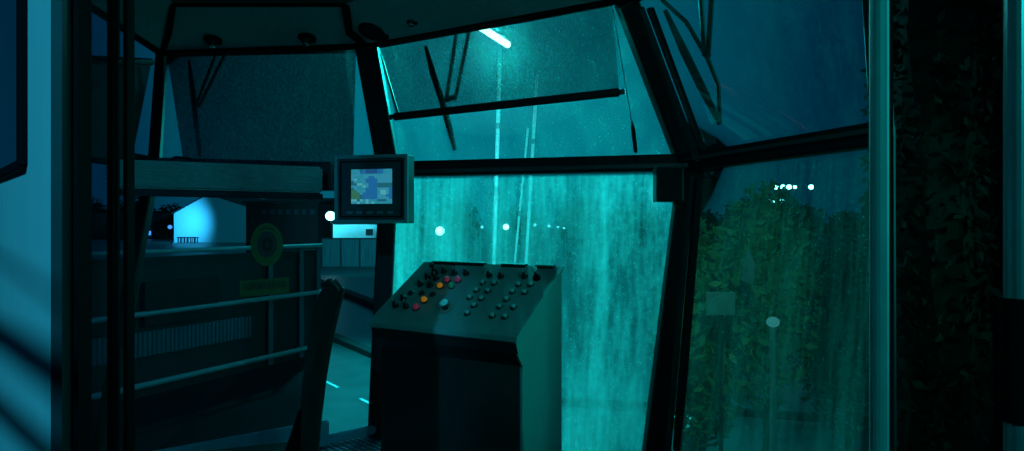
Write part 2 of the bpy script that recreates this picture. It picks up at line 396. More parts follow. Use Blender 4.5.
# transoms
q = BM(); bar(q, P1m + V((-.1, 0, -.0)), P2m, 0.05, 0.10, bev=0.01); bar(q, P1m + V((-.1, -.03, -.045)), P2m + V((0, -.03, -.045)), 0.03, 0.06)
def hbar(bm, a, b_, height, depth, bev=0.008):
    """level member: height is vertical"""
    a, b_ = V(a), V(b_); x = (b_ - a); ln = x.length; x.normalize(); z = V((0, 0, 1)); z = (z - x * z.dot(x)).normalized(); y = z.cross(x)
    R = Matrix((x, y, z)).transposed().to_4x4(); R.translation = (a + b_) / 2
    r = bmesh.ops.create_cube(bm, size=1, matrix=R @ Matrix.Diagonal((ln, depth, height, 1)))
    if bev:
        es = list({e for v in r['verts'] for e in v.link_edges}); bmesh.ops.bevel(bm, geom=es, offset=bev, segments=2, affect='EDGES')
q.free(); q = BM(); hbar(q, P1m + V((0, -.02, .0)), P2m + V((0, -.02, 0)), 0.085, 0.10); struct('trim_16', q, M['frame'])
q = BM(); hbar(q, P1m + V((0, -.08, -.018)), P2m + V((0, -.08, -.018)), 0.022, 0.02, 0.003); struct('trim_17', q, M['frame2'])
q = BM(); hbar(q, P2m + V((0, -.02, 0)), P3m + V((0, 0, 0)), 0.085, 0.10); struct('trim_18', q, M['frame'])
q = BM(); hbar(q, P2m + V((-.05, -.06, .01)), P3m + V((-.06, -.03, .008)), 0.018, 0.02, 0.003); struct('trim_19', q, M['frame2'])
q = BM(); hbar(q, P0m, P1m, 0.07, 0.08); hbar(q, PFm, P0m, 0.07, 0.08); struct('trim_20', q, M['frame'])

# sills
q = BM(); hbar(q, P1b + V((-.02, 0, .02)), P2b + V((0, 0, .02)), 0.05, 0.08); hbar(q, P2b + V((0, 0, .02)), P3b + V((0, 0, .02)), 0.05, 0.08); struct('trim_21', q, M['frame'])
q = BM(); hbar(q, lerp(P0b, P1b, -.02) + V((.02, -.03, .07)), lerp(P0b, P1b, .78) + V((.02, -.03, .07)), 0.14, 0.03); struct('baseboard_left', q, M['kick'])
q = BM(); hbar(q, lerp(P0b, P1b, .78) + V((.02, -.03, .035)), lerp(P0b, P1b, 1.0) + V((0, -.03, .035)), 0.05, 0.03); struct('baseboard_back', q, M['kick'])

# ---------------------------------------------------------------- panes
def pane(name, corners, m, thick=0.006):
    q = BM(); a, b_, c, d = [V(p) for p in corners]; n = (b_ - a).cross(d - a).normalized()
    if n.y < 0: n = -n
    nx = nz = 8; g = [[None] * (nx + 1) for _ in range(nz + 1)]
    for j in range(nz + 1):
        for i in range(nx + 1):
            g[j][i] = q.verts.new(lerp(lerp(a, b_, i / nx), lerp(d, c, i / nx), j / nz))
    for j in range(nz):
        for i in range(nx): q.faces.new((g[j][i], g[j][i + 1], g[j + 1][i + 1], g[j + 1][i]))
    return struct(name, q, m, smooth=True)
pane('window_1', (P0b, P1b, P1m, P0m), G_clear)
pane('window_2', (P1b, P2b, P2m, P1m), G_wetB)
pane('window_3', (P2b, P3b, P3m, P2m), G_wetC)
pane('window_4', (P0m, P1m, P1t, P0t), G_upA)
pane('window_5', (P1m, P2m, P2t, P1t), G_upB)
pane('window_6', (P2m, P3m, P3t, P2t), G_upC)
pane('window_7', (PFm, P0m, P0t, PFt), G_side)
pane('window_8', (PFb, P0b, P0m, PFm), G_side)

# ---------------------------------------------------------------- entrance side
# pale outer wall on the left, with its window
wl0, wl1 = V((-0.665, 0.93, 0)), V((-1.86, 2.16, 0))
wd = (wl1 - wl0).normalized(); wn = V((-wd.y, wd.x, 0)); wn = wn if wn.y < 0 else -wn      # outward
H = 2.34
wb = PP(27, 165, wl0, wn); wb_t = (lift(wb, 0) - wl0).dot(wd); wz = wb.z
def wp(t, z, off=0.0): p = wl0 + wd * t + wn * off; return V((p.x, p.y, z))
q = BM()
T = (wl1 - wl0).length
for (t0, t1, z0, z1) in ((0, wb_t, 0, H), (wb_t, T - .15, 0, wz), (wb_t, T - .15, 2.15, H), (T - .15, T, 0, H)):
    slab(q, [wp(t0, z0), wp(t1, z0), wp(t1, z1), wp(t0, z1)], 0.02, -wn)
struct('wall_left', q, M['pale'])
pane('window_9', (wp(wb_t, wz, -.02), wp(T - .15, wz, -.02), wp(T - .15, 2.15, -.02), wp(wb_t, 2.15, -.02)), G_blue)
q = BM()
bar(q, wp(wb_t, wz - .0, .005), wp(wb_t, 2.15, .005), 0.018, 0.018, wn); hbar(q, wp(wb_t, wz, .005), wp(T - .15, wz, .005), 0.018, 0.018, 0.002)
struct('trim_22', q, M['rubber'])
# left jamb
q = BM(); bar(q, D(60, 225, .935) * V((1, 1, 0)) if False else V((-.655, .935, 0)), V((-.655, .935, H)), 0.016, 0.03); struct('trim_23', q, M['frame2'])
q = BM(); bar(q, V((-.645, .955, 0)), V((-.645, .955, H)), 0.016, 0.03); struct('trim_24', q, M['rubber'])
# added glass leaf behind the left jamb; its stiles stand for reflected jamb bands
q = BM(); Yd = 1.06
xs = lambda x, Y=Yd: (x - 512) / F * Y
for (x0, x1) in ((77, 84), (111, 116), (127, 131)): box(q, (xs(x0), Yd - .012, .02), (xs(x1), Yd + .012, 2.3), .002)
box(q, (xs(77), Yd - .012, .0), (xs(131), Yd + .012, .05)); box(q, (xs(77), Yd - .012, 2.25), (xs(131), Yd + .012, 2.33))
dr = struct('door_1', q, M['rubber'])
q = BM(); box(q, (xs(84), Yd - .003, .05), (xs(111), Yd + .003, 2.25)); pg = obj('pane', q, G_tint, dr)
q = BM(); box(q, (xs(116), Yd - .003, .05), (xs(127), Yd + .003, 2.25)); pg = obj('pane', q, G_tint, dr)
# right jamb, aluminium edge and the solid wall behind it
q = BM(); tube(q, [V((xs(879, 1.20), 1.20, 0)), V((xs(879, 1.20), 1.20, H))], 0.0165, 16); struct('trim_25', q, mat('satin_aluminium', (0.36, 0.46, 0.46), 0.6, 0.2))
q = BM(); a = V((xs(881, 1.22), 1.22, 0)); c = V((P3m.x, P3m.y, 0)); n = V((.87, -.5, 0)).normalized()
slab(q, [a, c, lift(c, H), lift(a, H)], 0.02, n); struct('wall_right', q, M['darkhall'])
q = BM(); box(q, (JL.x - .02, .90, H), (JR.x + .04, 1.25, H + .1)); struct('trim_26', q, M['frame'])

# ---------------------------------------------------------------- operator's console
Ya = 2.76
A = D(517, 335, Ya); fl = D(370, 320, 1.158 * Ya)
fdir = V((A.x - fl.x, A.y - fl.y, 0)).normalized(); W = 0.308 * Ya; DEP = 0.158 * Ya
rzc = math.atan2(fdir.y, fdir.x)
zf, zb = EYE.z - 0.171 * Ya, EYE.z - 0.0754 * Ya
con = thing('control_console', 'slanted grey green operator console crowded with push buttons and small joysticks', 'console', (A.x, A.y, 0), rzc)
# local: x runs -W..0 along the front, y goes back
sl = (zb - zf) / DEP
def side_prof(inset=0.0):
    return [(0.075, 0.0), (0.075, zf - 0.155), (0.02, zf - 0.085), (0.0, zf - 0.035), (0.0, zf), (DEP, zb), (DEP + .02, zb - .02), (DEP + .02, 0.0)]
q = BM(); prism(q, side_prof(), -W + .015, -.012); obj('cabinet', q, M['console'], con)
q = BM(); prism(q, [(0.066, 0.0), (0.066, zf - 0.152), (0.012, zf - .0855), (0.019, zf - .083), (0.074, zf - .155), (0.074, 0.0)], -W + .012, -.020); obj('front_panel', q, M['consolefront'], con)
q = BM(); prism(q, [(-0.004, zf - .032), (-0.004, zf - .004), (0.0, zf - .004), (0.0, zf - .032)], -W, 0); 
prism(q, [(0.012, zf - .086), (-0.004, zf - .036), (0.0, zf - .036), (0.018, zf - .086)], -W + .01, -.005); obj('front_lip', q, M['consolefront'], con)
q = BM(); prism(q, [(0.060, 0.0), (0.060, zf - 0.155), (0.075, zf - .155), (0.075, 0.0)], -.020, -.008); obj('edge_trim', q, M['edge'], con, label='pale metal corner trim')
# top plate: overhangs a little
nrm = V((0, -sl, 1)).normalized(); along = V((0, 1, sl)).normalized()
q = BM(); prism(q, [(-.012, zf - .012 * sl), (-.012, zf - .03), (DEP, zb - .018), (DEP + .012, zb + .004), (DEP, zb + .006)], -W - .006, .006); obj('top_plate', q, M['console'], con)
q = BM()
for x0, x1 in ((-W + .06, -W + .40), (-.34, -.20), (-.14, -.04)): prism(q, [(DEP - .02, zb - .006), (DEP - .02, zb + .012), (DEP + .014, zb + .014), (DEP + .014, zb - .004)], x0, x1)
obj('hinge_strip', q, M['consolefront'], con)
q = BM(); prism(q, [(0.0, zf + .004), (0.0, zf + .0075), (DEP, zb + .0095), (DEP, zb + .006)], -.006, .010); obj('side_trim', q, M['edge'], con)
wm = world_mat(con); wi = wm.inverted()
top_p = wm @ (V((0, 0, zf)) + nrm * 0.006); top_n = (wm.to_3x3() @ nrm).normalized()
Rt = Matrix((V((1, 0, 0)), along, nrm)).transposed().to_4x4()
def seat_at(x, y): m = Rt.copy(); m.translation = wi @ PP(x, y, top_p, top_n); return m
KS = 1.0
def control(name, x, y, colour, kind, label=None):
    m = seat_at(x, y + 1.5) @ Matrix.Scale(1.35, 4)
    q = BM(); lathe(q, [(.0125, 0), (.0135, .003), (.011, .006)], 14, m); base = obj(name, q, M['black'], con, label=label)
    q = BM()
    if kind == 'button': lathe(q, [(.0078, .005), (.0078, .011), (.006, .013)], 14, m); obj('button_cap', q, M[colour], base)
    elif kind == 'lamp': lathe(q, [(.011, .005), (.0115, .012), (.008, .019), (.002, .021)], 14, m); obj('lens', q, M[colour], base)
    elif kind == 'flush': lathe(q, [(.0105, .005), (.0105, .008), (.009, .009)], 14, m); obj('button_cap', q, M[colour], base)
    elif kind == 'knob':
        lathe(q, [(.012, .005), (.012, .011), (.010, .013)], 14, m)
        k = bmesh.ops.create_cube(q, size=1, matrix=m @ Matrix.Translation((0, 0, .021)) @ Matrix.Rotation(.6, 4, 'Z') @ Matrix.Diagonal((.009, .026, .020, 1)))
        obj('selector_handle', q, M['black'], base)
        q = BM(); bmesh.ops.create_cube(q, size=1, matrix=m @ Matrix.Translation((0, 0, .0315)) @ Matrix.Rotation(.6, 4, 'Z') @ Matrix.Diagonal((.003, .022, .002, 1))); obj('pointer_mark', q, M[colour], base)
    return base
for x, y in ((444.6, 271), (455, 273), (466.6, 273), (428, 277), (436.6, 278), (420.7, 284), (430.5, 285)): control('selector_switch', x, y, 'cap', 'knob')
for x, y in ((411, 292), (422, 292), (433, 293.5)): control('push_button', x, y, 'black', 'flush')
for x, y in ((403.7, 298), (396, 305), (406.6, 306)): control('selector_switch', x, y, 'cap', 'knob')
for x, y in ((448, 280), (458.5, 280), (417, 307.5)): control('indicator_light', x, y, 'red', 'lamp', 'indicator with a red lens')
for x, y in ((440.7, 286), (425, 300)): control('indicator_light', x, y, 'orange', 'lamp', 'indicator with an orange lens')
control('indicator_light', 452, 286, 'green', 'lamp', 'indicator with a green lens')
for x, y in ((483, 282), (494.6, 282.7), (476.8, 289.5), (488.3, 290), (470, 296.8), (481.7, 297.6), (474.4, 304.6), (467.6, 312.4),
             (518.8, 283.9), (531, 283.9), (512.7, 291), (524.9, 291.5), (506.6, 298.5), (500, 305.9), (513.9, 306.3), (492.7, 315), (505.4, 315.9)):
    control('push_button', x, y, 'cap', 'button', 'black push button with a pale cap')
for x, y in ((489.5, 275), (501, 276), (525, 276)): control('selector_switch', x, y, 'cap', 'knob')
m = seat_at(446, 309)
q = BM(); lathe(q, [(.034, 0), (.034, .003), (.033, .004)], 24, m); es = obj('emergency_stop', q, M['pink'], con, label='mushroom stop button on a round faded red plate')
q = BM(); lathe(q, [(.015, .004), (.015, .030), (.011, .032)], 16, m); obj('stem', q, M['black'], es)
q = BM(); lathe(q, [(.012, .031), (.021, .034), (.022, .041), (.016, .047), (.004, .049)], 20, m); obj('mushroom_cap', q, M['white'], es, smooth=True, label='pale grey mushroom head')
for (x, y, cap) in ((435, 274, 'black'), (537, 279, 'cap')):
    m = seat_at(x, y)
    q = BM(); lathe(q, [(.020, 0), (.020, .006), (.016, .016), (.010, .028)], 16, m); js = obj('joystick', q, M['rubber'], con, smooth=True)
    q = BM(); lathe(q, [(.006, .024), (.005, .050)], 10, m); obj('shaft', q, M['black'], js)
    q = BM(); lathe(q, [(.007, .046), (.014, .052), (.015, .062), (.009, .069), (.003, .071)], 14, m); obj('grip', q, M[cap], js, smooth=True)

# ---------------------------------------------------------------- monitor
Ym = 3.05
# local: x right, z up, front face at y=0 looking to -y
mw, mh = 0.372, 0.322
mrz = math.radians(-13)
ml = D(334.5, 190, Ym)
mx_ = math.cos(mrz)
mon = thing('monitor', 'grey panel computer with a lit blue and green screen mounted on window post', 'monitor', (ml.x, ml.y, ml.z - mh / 2 + .002), mrz)
q = BM(); box(q, (0, 0.012, 0), (mw, .085, mh), .006); obj('housing', q, M['monitor'], mon)
q = BM(); fw = 0.016
for (x0, x1, z0, z1) in ((0, mw, 0, fw), (0, mw, mh - fw, mh), (0, fw, fw, mh - fw), (mw - fw, mw, fw, mh - fw)): box(q, (x0, -.004, z0), (x1, .014, z1), .002)
obj('outer_frame', q, mat('monitor_rim', (0.30, 0.38, 0.40), 0.4), mon)
q = BM(); box(q, (fw, .004, fw), (mw - fw, .012, mh - fw)); obj('bezel', q, M['bezel'], mon)
q = BM(); f2 = .028
for (x0, x1, z0, z1) in ((f2, mw - f2, f2, f2 + .006), (f2, mw - f2, mh - f2 - .006, mh - f2), (f2, f2 + .006, f2, mh - f2), (mw - f2 - .006, mw - f2, f2, mh - f2)): box(q, (x0, .000, z0), (x1, .005, z1))
obj('inner_frame', q, M['rubber'], mon)
sx0, sx1, sz0, sz1 = .085, .293, .092, .255
cols = {'b': (.02, .22, .55), 'c': (.05, .42, .62), 'l': (.03, .40, .55), 'd': (.02, .13, .36), 'g': (.05, .26, .16), 'w': (.12, .62, .75), 'n': (.02, .20, .28)}
rows = ['lclnbddddbblcl', 'llcbbddddbbllc', 'ccclccccclcccc', 'clllccbbcccccc', 'cwlclbbbbccccc', 'ncllcbbbbccccc', 'nnwwlcbbbnnnnn', 'ccllwcbbbnnnnn', 'nclllbbbbccccb', 'ggclcbbbblwwcb', 'gggcbbbbblwwcb', 'gggnbbbbbcccbb', 'gggnbbbbbccccb', 'wwnwlwlllnnnlc', 'clwllwlwllclll']
ml_ = {k: emit('screen_' + k, v, 0.55) for k, v in cols.items()}
keys = list(ml_)
q = BM(); nr, nc = len(rows), len(rows[0])
gv = [[q.verts.new(V((sx0 + (sx1 - sx0) * i / nc, .0028, sz1 - (sz1 - sz0) * j / nr))) for i in range(nc + 1)] for j in range(nr + 1)]
for j in range(nr):
    for i in range(nc):
        f = q.faces.new((gv[j][i], gv[j + 1][i], gv[j + 1][i + 1], gv[j][i + 1])); f.material_index = keys.index(rows[j][i])
box(q, (sx0, .003, sz0), (sx1, .004, sz1))
obj('screen', q, None, mon, mats=[ml_[k] for k in keys], label='lit screen of blue panels with a dark title bar')
for k in range(5):
    q = BM(); box(q, (.062 + k * .052, .000, .045), (.092 + k * .052, .005, .057), .001); obj('key', q, M['galv'], mon)
q = BM(); bar(q, V((mw * .62, .08, mh * .5)), V((mw * .62 - .17, .55, mh * .5 + .0)), .05, .05, (0, 0, 1)); obj('mounting_arm', q, M['frame'], mon)

# ---------------------------------------------------------------- ribbed duct under the left window
q = BM(); a, c = D(112, 174, 3.02), D(322, 180.5, 3.34)
dv = (c - a).normalized(); rt = thing('cable_duct', 'long ribbed grey green duct below the left upper window', 'duct', a)
hbar(q, a, c, 0.135, 0.09, 0.01); obj('casing', q, M['duct'], rt, world=True)
for k in range(7):
    q = BM(); dz = -.055 + k * .018; hbar(q, a + V((0, -.048, dz)), c + V((0, -.048, dz)), 0.006, 0.008, 0.001); obj('rib', q, M['duct'], rt, world=True)
q = BM(); hbar(q, a + V((0, .01, -.085)), c + V((0, .01, -.085)), 0.03, 0.07, 0.004); obj('base_rail', q, M['frame'], rt, world=True)
q = BM(); tube(q, [D(168, 161, 3.17), D(175, 157, 3.17), D(188, 158, 3.18), D(200, 163, 3.2)], 0.006, 8); obj('cable', q, M['black'], rt, world=True)
# small bracket at its right end
q = BM(); box(q, D(326, 168, 3.42) - V((.03, .02, .12)), D(326, 168, 3.42) + V((.03, .06, .03)), .004); solo('bracket_box', q, M['frame'], 'small dark bracket box between ribbed duct and monitor', 'bracket')

# ---------------------------------------------------------------- blinds
def rel(x, y, plane, off):
    p, n = plane; return PP(x, y, p - n * off, n)
def plane_of(a, b_, c):
    n = (b_ - a).cross(c - a).normalized(); n = n if n.y > 0 else -n; return (a, n)
PA = plane_of(P0m, P1m, lerp(P0t, P1t, .5)); PB = plane_of(P1m, P2m, lerp(P1t, P2t, .5)); PC = plane_of(P2m, P3m, lerp(P2t, P3t, .3))
def blind(name, label, pl, c, off, bottom, m, rail=0.022, zdown=None):
    r = thing(name, label, 'blind', rel(*c[3], pl, off))
    q = BM(); P = [rel(x, y, pl, off) for x, y in c]; nx, nz = 16, 12
    g = [[q.verts.new(lerp(lerp(P[3], P[2], i / nx), lerp(P[0], P[1], i / nx), j / nz) + pl[1] * (.004 * math.sin(i * 1.3))) for i in range(nx + 1)] for j in range(nz + 1)]
    for j in range(nz):
        for i in range(nx): q.faces.new((g[j][i], g[j][i + 1], g[j + 1][i + 1], g[j + 1][i]))
    obj('fabric', q, m, r, world=True, smooth=True)
    q = BM(); tube(q, [P[0] + V((0, -.005, 0)), P[1] + V((0, -.005, 0))], .013, 12); obj('roller', q, M['frame'], r, world=True)
    if bottom:
        q = BM(); a = rel(*bottom[0], pl, off); c2 = rel(*bottom[1], pl, off)
        hbar(q, a, c2, .040, .03, .008); br = obj('bottom_rail', q, M['frame'], r, world=True)
        d = (c2 - a).normalized() * .02
        for e in (a - d, c2): q = BM(); hbar(q, e, e + d, .028, .022, .004); obj('end_cap', q, M['frame2'], br, world=True)
    return r
blind('roller_blind', 'dark mesh blind fully drawn over the left upper window', PA, ((167, 55), (356, 51), (353, 172), (185, 172)), .07, None, M['blind'])
bb = blind('roller_blind', 'half lowered mesh blind with thick bottom rail over the middle upper window', PB, ((380, 46), (612, 4), (619, 91), (395, 115)), .08, ((393, 117), (621, 92)), M['blind_b'])
PFp = plane_of(PFm, P0m, P0t)
q = BM(); a0, a1, a2, a3 = PP(60, 158, *[PFp[0] + V((.05, 0, 0)), PFp[1]]), PP(132, 157, PFp[0] + V((.05, 0, 0)), PFp[1]), PP(151, 62, PFp[0] + V((.05, 0, 0)), PFp[1]), PP(60, 58, PFp[0] + V((.05, 0, 0)), PFp[1])
rb = thing('roller_blind', 'dark mesh blind at far left beside the leaning corner post', 'blind', a0)
slab(q, [a0, a1, a2, a3], .002, (1, 0, 0)); obj('fabric', q, M['blind_f'], rb, world=True)
q = BM(); tube(q, [a3, a2], .02, 10); obj('roller', q, M['frame'], rb, world=True)
# guide wire and pull cord on the right of the middle window
ct = D(613, 10, 2.86); cb = D(636, 152, 3.18)
pc = thing('pull_cord', 'thin beaded cord with dark weight hanging beside the leaning right post', 'cord', cb)
q = BM(); n = 46
for k in range(n):
    p = lerp(ct, D(633, 130, 3.12), k / (n - 1)); bmesh.ops.create_icosphere(q, subdivisions=1, radius=.0042, matrix=Matrix.Translation(p))
tube(q, [ct, D(633, 130, 3.12)], .0016, 6); obj('bead_chain', q, M['edge'], pc, world=True)
q = BM(); tube(q, [D(632, 122, 3.11), D(633, 128, 3.12), D(635.5, 150, 3.18), D(636, 153, 3.18)], [.005, .011, .011, .006], 10); obj('weight', q, M['black'], pc, world=True)

# ---------------------------------------------------------------- wipers outside the glass
def wiper(label, pl, blade, arms, link, off=-.07, bow=None, wid=.020, w2=None):
    r = thing('windscreen_wiper', label, 'wiper', rel(*blade[-1], pl, off))
    P = [rel(x, y, pl, off) for x, y in blade]
    q = BM(); tube(q, P, [wid * .5] + [wid] * (len(P) - 2) + [wid * .6], 6); bl = obj('blade', q, M['rubber'], r, world=True)
    if bow:
        q = BM(); tube(q, [rel(x, y, pl, off - .02) for x, y in bow], wid * .55, 6); obj('bow', q, M['frame'], bl, world=False) if False else obj('bow', q, M['frame'], r, world=True)
    for a in arms:
        q = BM(); tube(q, [rel(x, y, pl, off - .02) for x, y in a], wid * .6, 6); obj('arm', q, M['frame'], r, world=True)
    q = BM(); tube(q, [rel(x, y, pl, off - .015) for x, y in link], wid * .8, 6); obj('link', q, M['frame'], r, world=True)
    return r
wiper('dark wiper on two long arms outside the bright middle upper window', PB, [(425.5, 46), (433, 73), (442, 100), (449, 126), (455, 150)], [[(458, 26), (446.5, 100)], [(471, 23), (456, 97)]], [(446, 100), (450, 98), (457, 97)])
wiper('folded wiper with arched frame outside the right upper window', PC, [(665, 10), (684, 51), (702, 88), (720, 124)], [[(700, -8), (705, 53)], [(712, -8), (708, 57)]], [(704, 53), (709, 57)], bow=[(662, 0), (686, 22), (707, 57), (718, 84), (720, 122)])
wiper('faint wiper behind the drawn left mesh blind', PA, [(189, 60), (192, 85), (196, 120), (200, 156)], [[(226, 52), (200, 105)], [(216, 54), (197, 103)]], [(197, 104), (200, 107)], wid=.014)

# ---------------------------------------------------------------- fittings in the lining
pln = plane_of(P0t, P1t, I0); pln = (pln[0], (P1t - P0t).cross(I0 - P0t).normalized())
plb = (P1t, (P2t - P1t).cross(I1 - P1t).normalized())
def on_soffit(x, y, pl): return PP(x, y, pl[0], pl[1])
def downlight(x, y, pl, label):
    p = on_soffit(x, y, pl); n = pl[1] if pl[1].z < 0 else -pl[1]
    q_ = n.to_track_quat('Z', 'Y').to_euler()
    r = thing('downlight', label, 'ceiling light', p, group='small swivel lights in the window head lining', rot=q_)
    q = BM(); lathe(q, [(.050, -.004), (.050, .006), (.040, .010), (.034, .002)], 24); obj('ring', q, M['rubber'], r, smooth=True)
    q = BM(); bmesh.ops.create_uvsphere(q, u_segments=20, v_segments=12, radius=.032, matrix=Matrix.Translation((0, 0, .012))); e = obj('eyeball', q, M['black'], r, smooth=True)
    q = BM(); lathe(q, [(.018, .036), (.018, .042), (.012, .046), (.002, .047)], 16); obj('lens', q, M['chrome'], r, smooth=True)
    return r
downlight(213, 40, pln, 'round swivel light at left above the drawn left blind')
downlight(307, 38, pln, 'round swivel light above the drawn blind, nearer the corner post')
downlight(413, 19, plb, 'round swivel light above the half lowered middle blind')
p = on_soffit(374, 31, plb); n = plb[1] if plb[1].z < 0 else -plb[1]
sp = thing('ceiling_speaker', 'flat round black speaker in the lining at the head of the corner post', 'speaker', p, rot=n.to_track_quat('Z', 'Y').to_euler())
q = BM(); lathe(q, [(.085, -.003), (.085, .008), (.076, .012)], 32); obj('rim', q, M['rubber'], sp)
q = BM(); lathe(q, [(.074, .010), (.060, .016), (.03, .019), (.002, .020)], 32); obj('grille', q, M['black'], sp, smooth=True)
# junction box on the right post
p = D(669, 184, 3.16)
jb = thing('junction_box', 'black box fixed under the crossbar at the right post', 'box', p - V((0, 0, .09)))
q = BM(); box(q, (-.072, -.05, 0), (.060, .04, .172), .006); obj('body', q, M['black'], jb)
q = BM(); box(q, (-.066, -.056, .006), (.054, -.049, .166), .003); obj('lid', q, M['frame'], jb)
q = BM(); tube(q, [V((.02, -.01, .0)), V((.035, -.01, -.025)), V((.05, -.01, -.03))], .008, 8); obj('cable_gland', q, M['black'], jb)

# ---------------------------------------------------------------- stickers on the left glass
PW = plane_of(P0b, P1b, P1m)
def on_glass(x, y, off=.006): return rel(x, y, PW, off)
cc = on_glass(267, 244.5); ux = (on_glass(283, 244.5) - cc); uz = (on_glass(267, 223) - cc)
st = thing('round_sticker', 'round yellow green sticker with dark red centre on the left window', 'sticker', cc)
def ring(bm, r0, r1, off=0.0, seg=40, a0=0, a1=2 * math.pi):
    A_ = []; dn = PW[1] * -off
    for k in range(seg + 1):
        t = a0 + (a1 - a0) * k / seg; d = ux * math.cos(t) + uz * math.sin(t); A_.append((bm.verts.new(cc + d * r0 + dn), bm.verts.new(cc + d * r1 + dn)))
    for a, b_ in zip(A_, A_[1:]): bm.faces.new((a[0], a[1], b_[1], b_[0]))
q = BM(); ring(q, .0, 1.0); obj('backing', q, M['yellow'], st, world=True)
q = BM(); ring(q, .0, .62, .002); obj('centre_disc', q, M['darkred'], st, world=True)
q = BM(); ring(q, .74, .80, .002, 12, .9, 2.2); obj('printed_arc', q, M['darkhall'], st, world=True)
q = BM(); ring(q, .15, .34, .004); obj('centre_mark', q, M['black'], st, world=True)
q = BM(); P = [on_glass(*c) for c in ((240, 281), (289, 277), (289, 293), (240, 297))]; slab(q, P, .001, -PW[1])
lb = thing('label_plate', 'rectangular yellow green sticker below the round one', 'sticker', P[3]); obj('backing', q, M['yellow'], lb, world=True)
q = BM()
for k in range(9):
    a = [on_glass(244 + k * 4.8, 283.5 - k * .35, .009), on_glass(247.4 + k * 4.8, 283.5 - k * .35, .009), on_glass(247.4 + k * 4.8, 290.5 - k * .35, .009), on_glass(244 + k * 4.8, 290.5 - k * .35, .009)]
    slab(q, a, .0008, -PW[1])
obj('faded_print', q, mat('faded_print', (.05, .05, .03), .7), lb, world=True)

# ---------------------------------------------------------------- operator's chair (only its back shows)
cx = D(327, 400, 2.02)
ch = thing('operator_chair', 'dark high backed operator chair seen edge on beside the console', 'chair', (cx.x - .14, cx.y + .16, 0), math.radians(19))
# local frame: x back->, chair faces -x
prof = [(.022, .42, .018), (.026, .50, .022), (.034, .60, .024), (.048, .72, .024), (.068, .84, .023), (.092, .94, .021), (.106, .985, .015), (.110, 1.0, .008)]
def backshape(bm, y0, y1, dx, k, grow=0):
    R = []
    for x, z, t in prof:
        tt = t * k
        R.append([bm.verts.new(V((x + dx + a * tt, y, z))) for a, y in ((-1, y0 + .02), (-1, y1 - .02), (-.4, y1), (.6, y1), (1, y1 - .01), (1, y0 + .01), (.6, y0), (-.4, y0))])
    for a, b_ in zip(R, R[1:]):
        for i in range(8): bm.faces.new((a[i], a[(i + 1) % 8], b_[(i + 1) % 8], b_[i]))
    bm.faces.new(R[0]); bm.faces.new(R[-1])
q = BM(); backshape(q, -.22, .22, .0, 1.0); obj('backrest', q, M['fabric'], ch, smooth=True)
q = BM(); backshape(q, -.22, .205, .020, .45); obj('back_shell', q, M['chairshell'], ch, smooth=True, label='hard dark shell behind the padding')
q = BM(); box(q, (-.45, -.24, .31), (.02, .24, .40), .03); obj('seat', q, M['fabric'], ch)
q = BM(); bar(q, V((-.05, 0, .33)), V((.025, 0, .56)), .06, .02); obj('back_bracket', q, M['frame'], ch)
q = BM(); lathe(q, [(.04, .08), (.04, .3), (.028, .3), (.028, .32)], 16, Matrix.Translation((-.22, 0, 0))); obj('gas_column', q, M['frame'], ch)
for k in range(5):
    t = k * 1.2566 + .3; e = V((-.22 + .27 * math.cos(t), .27 * math.sin(t), .055))
    q = BM(); bar(q, V((-.22, 0, .09)), e, .04, .03, (0, 0, 1)); lg = obj('leg', q, M['frame'], ch)
    q = BM(); bmesh.ops.create_uvsphere(q, u_segments=12, v_segments=8, radius=.028, matrix=Matrix.Translation(e - V((0, 0, .027)))); obj('castor', q, M['rubber'], lg, smooth=True)

# ================================================================ OUTSIDE
GZ = -2.0
q = BM(); box(q, (-400, -60, GZ - .2), (400, 600, GZ)); struct('ground', q, M['asphalt'])
# deck outside the left window
bwA, bwB = V((0, 0, 0)), V((0, 0, 0))
rA, rB = D(40, 225, 4.35), D(318, 225, 6.65)
q = BM(); slab(q, [V((-2.1, 2.2, -.12)), V((rA.x + .06, rA.y - .05, -.12)), V((rB.x, rB.y - .1, -.12)), V((-1.17, 3.86, -.12)), V((-1.9, 2.95, -.12))], .15, DOWN)
solo('deck_walkway', q, M['deck'], 'dark walkway deck outside the left windows', 'walkway')
# rails reflected in the glass, built solid; black panel added to darken the area
bd = V((rB.x - rA.x, rB.y - rA.y, 0)); bdir = bd.normalized(); bn = V((bdir.y, -bdir.x, 0)); bn = bn if bn.y < 0 else -bn
bul = thing('reflected_railing', 'pale railing reflection built solid outside the left window, with added black panel', 'railing', (rA.x, rA.y, -.12))
def bp(t, z, off=0): p = V((rA.x, rA.y, 0)) + bd * t + bn * off; return V((p.x, p.y, z))
q = BM(); slab(q, [bp(-.15, -.7), bp(1, -.7), bp(1, .95), bp(-.15, .95)], .03, -bn); obj('panel', q, M['darkpanel'], bul, world=True)
for z, r in ((.995, .020), (.515, .022), (-.035, .024)):
    q = BM(); tube(q, [bp(-.15, z, .05), bp(1.0, z, .05)], r, 10); obj('rail', q, M['galv'], bul, world=True)
for x in (72, 268, 299, 316):
    t = 0.0
    lo_, hi_ = -.2, 1.1
    for _ in range(40):
        t = (lo_ + hi_) / 2; p = bp(t, 0); 
        if 512 + p.x / p.y * F < x: lo_ = t
        else: hi_ = t
    q = BM(); bar(q, bp(t, -.12, .03), bp(t, .99, .03), .055, .02, bn); obj('post', q, M['ribs'], bul, world=True)
q = BM()
for k in range(44):
    t = .03 + k * .0147
    bar(q, bp(t, .18, .01), bp(t, .37, .01), .030, .02, bn)
obj('ribbed_guard', q, M['ribs'], bul, world=True)
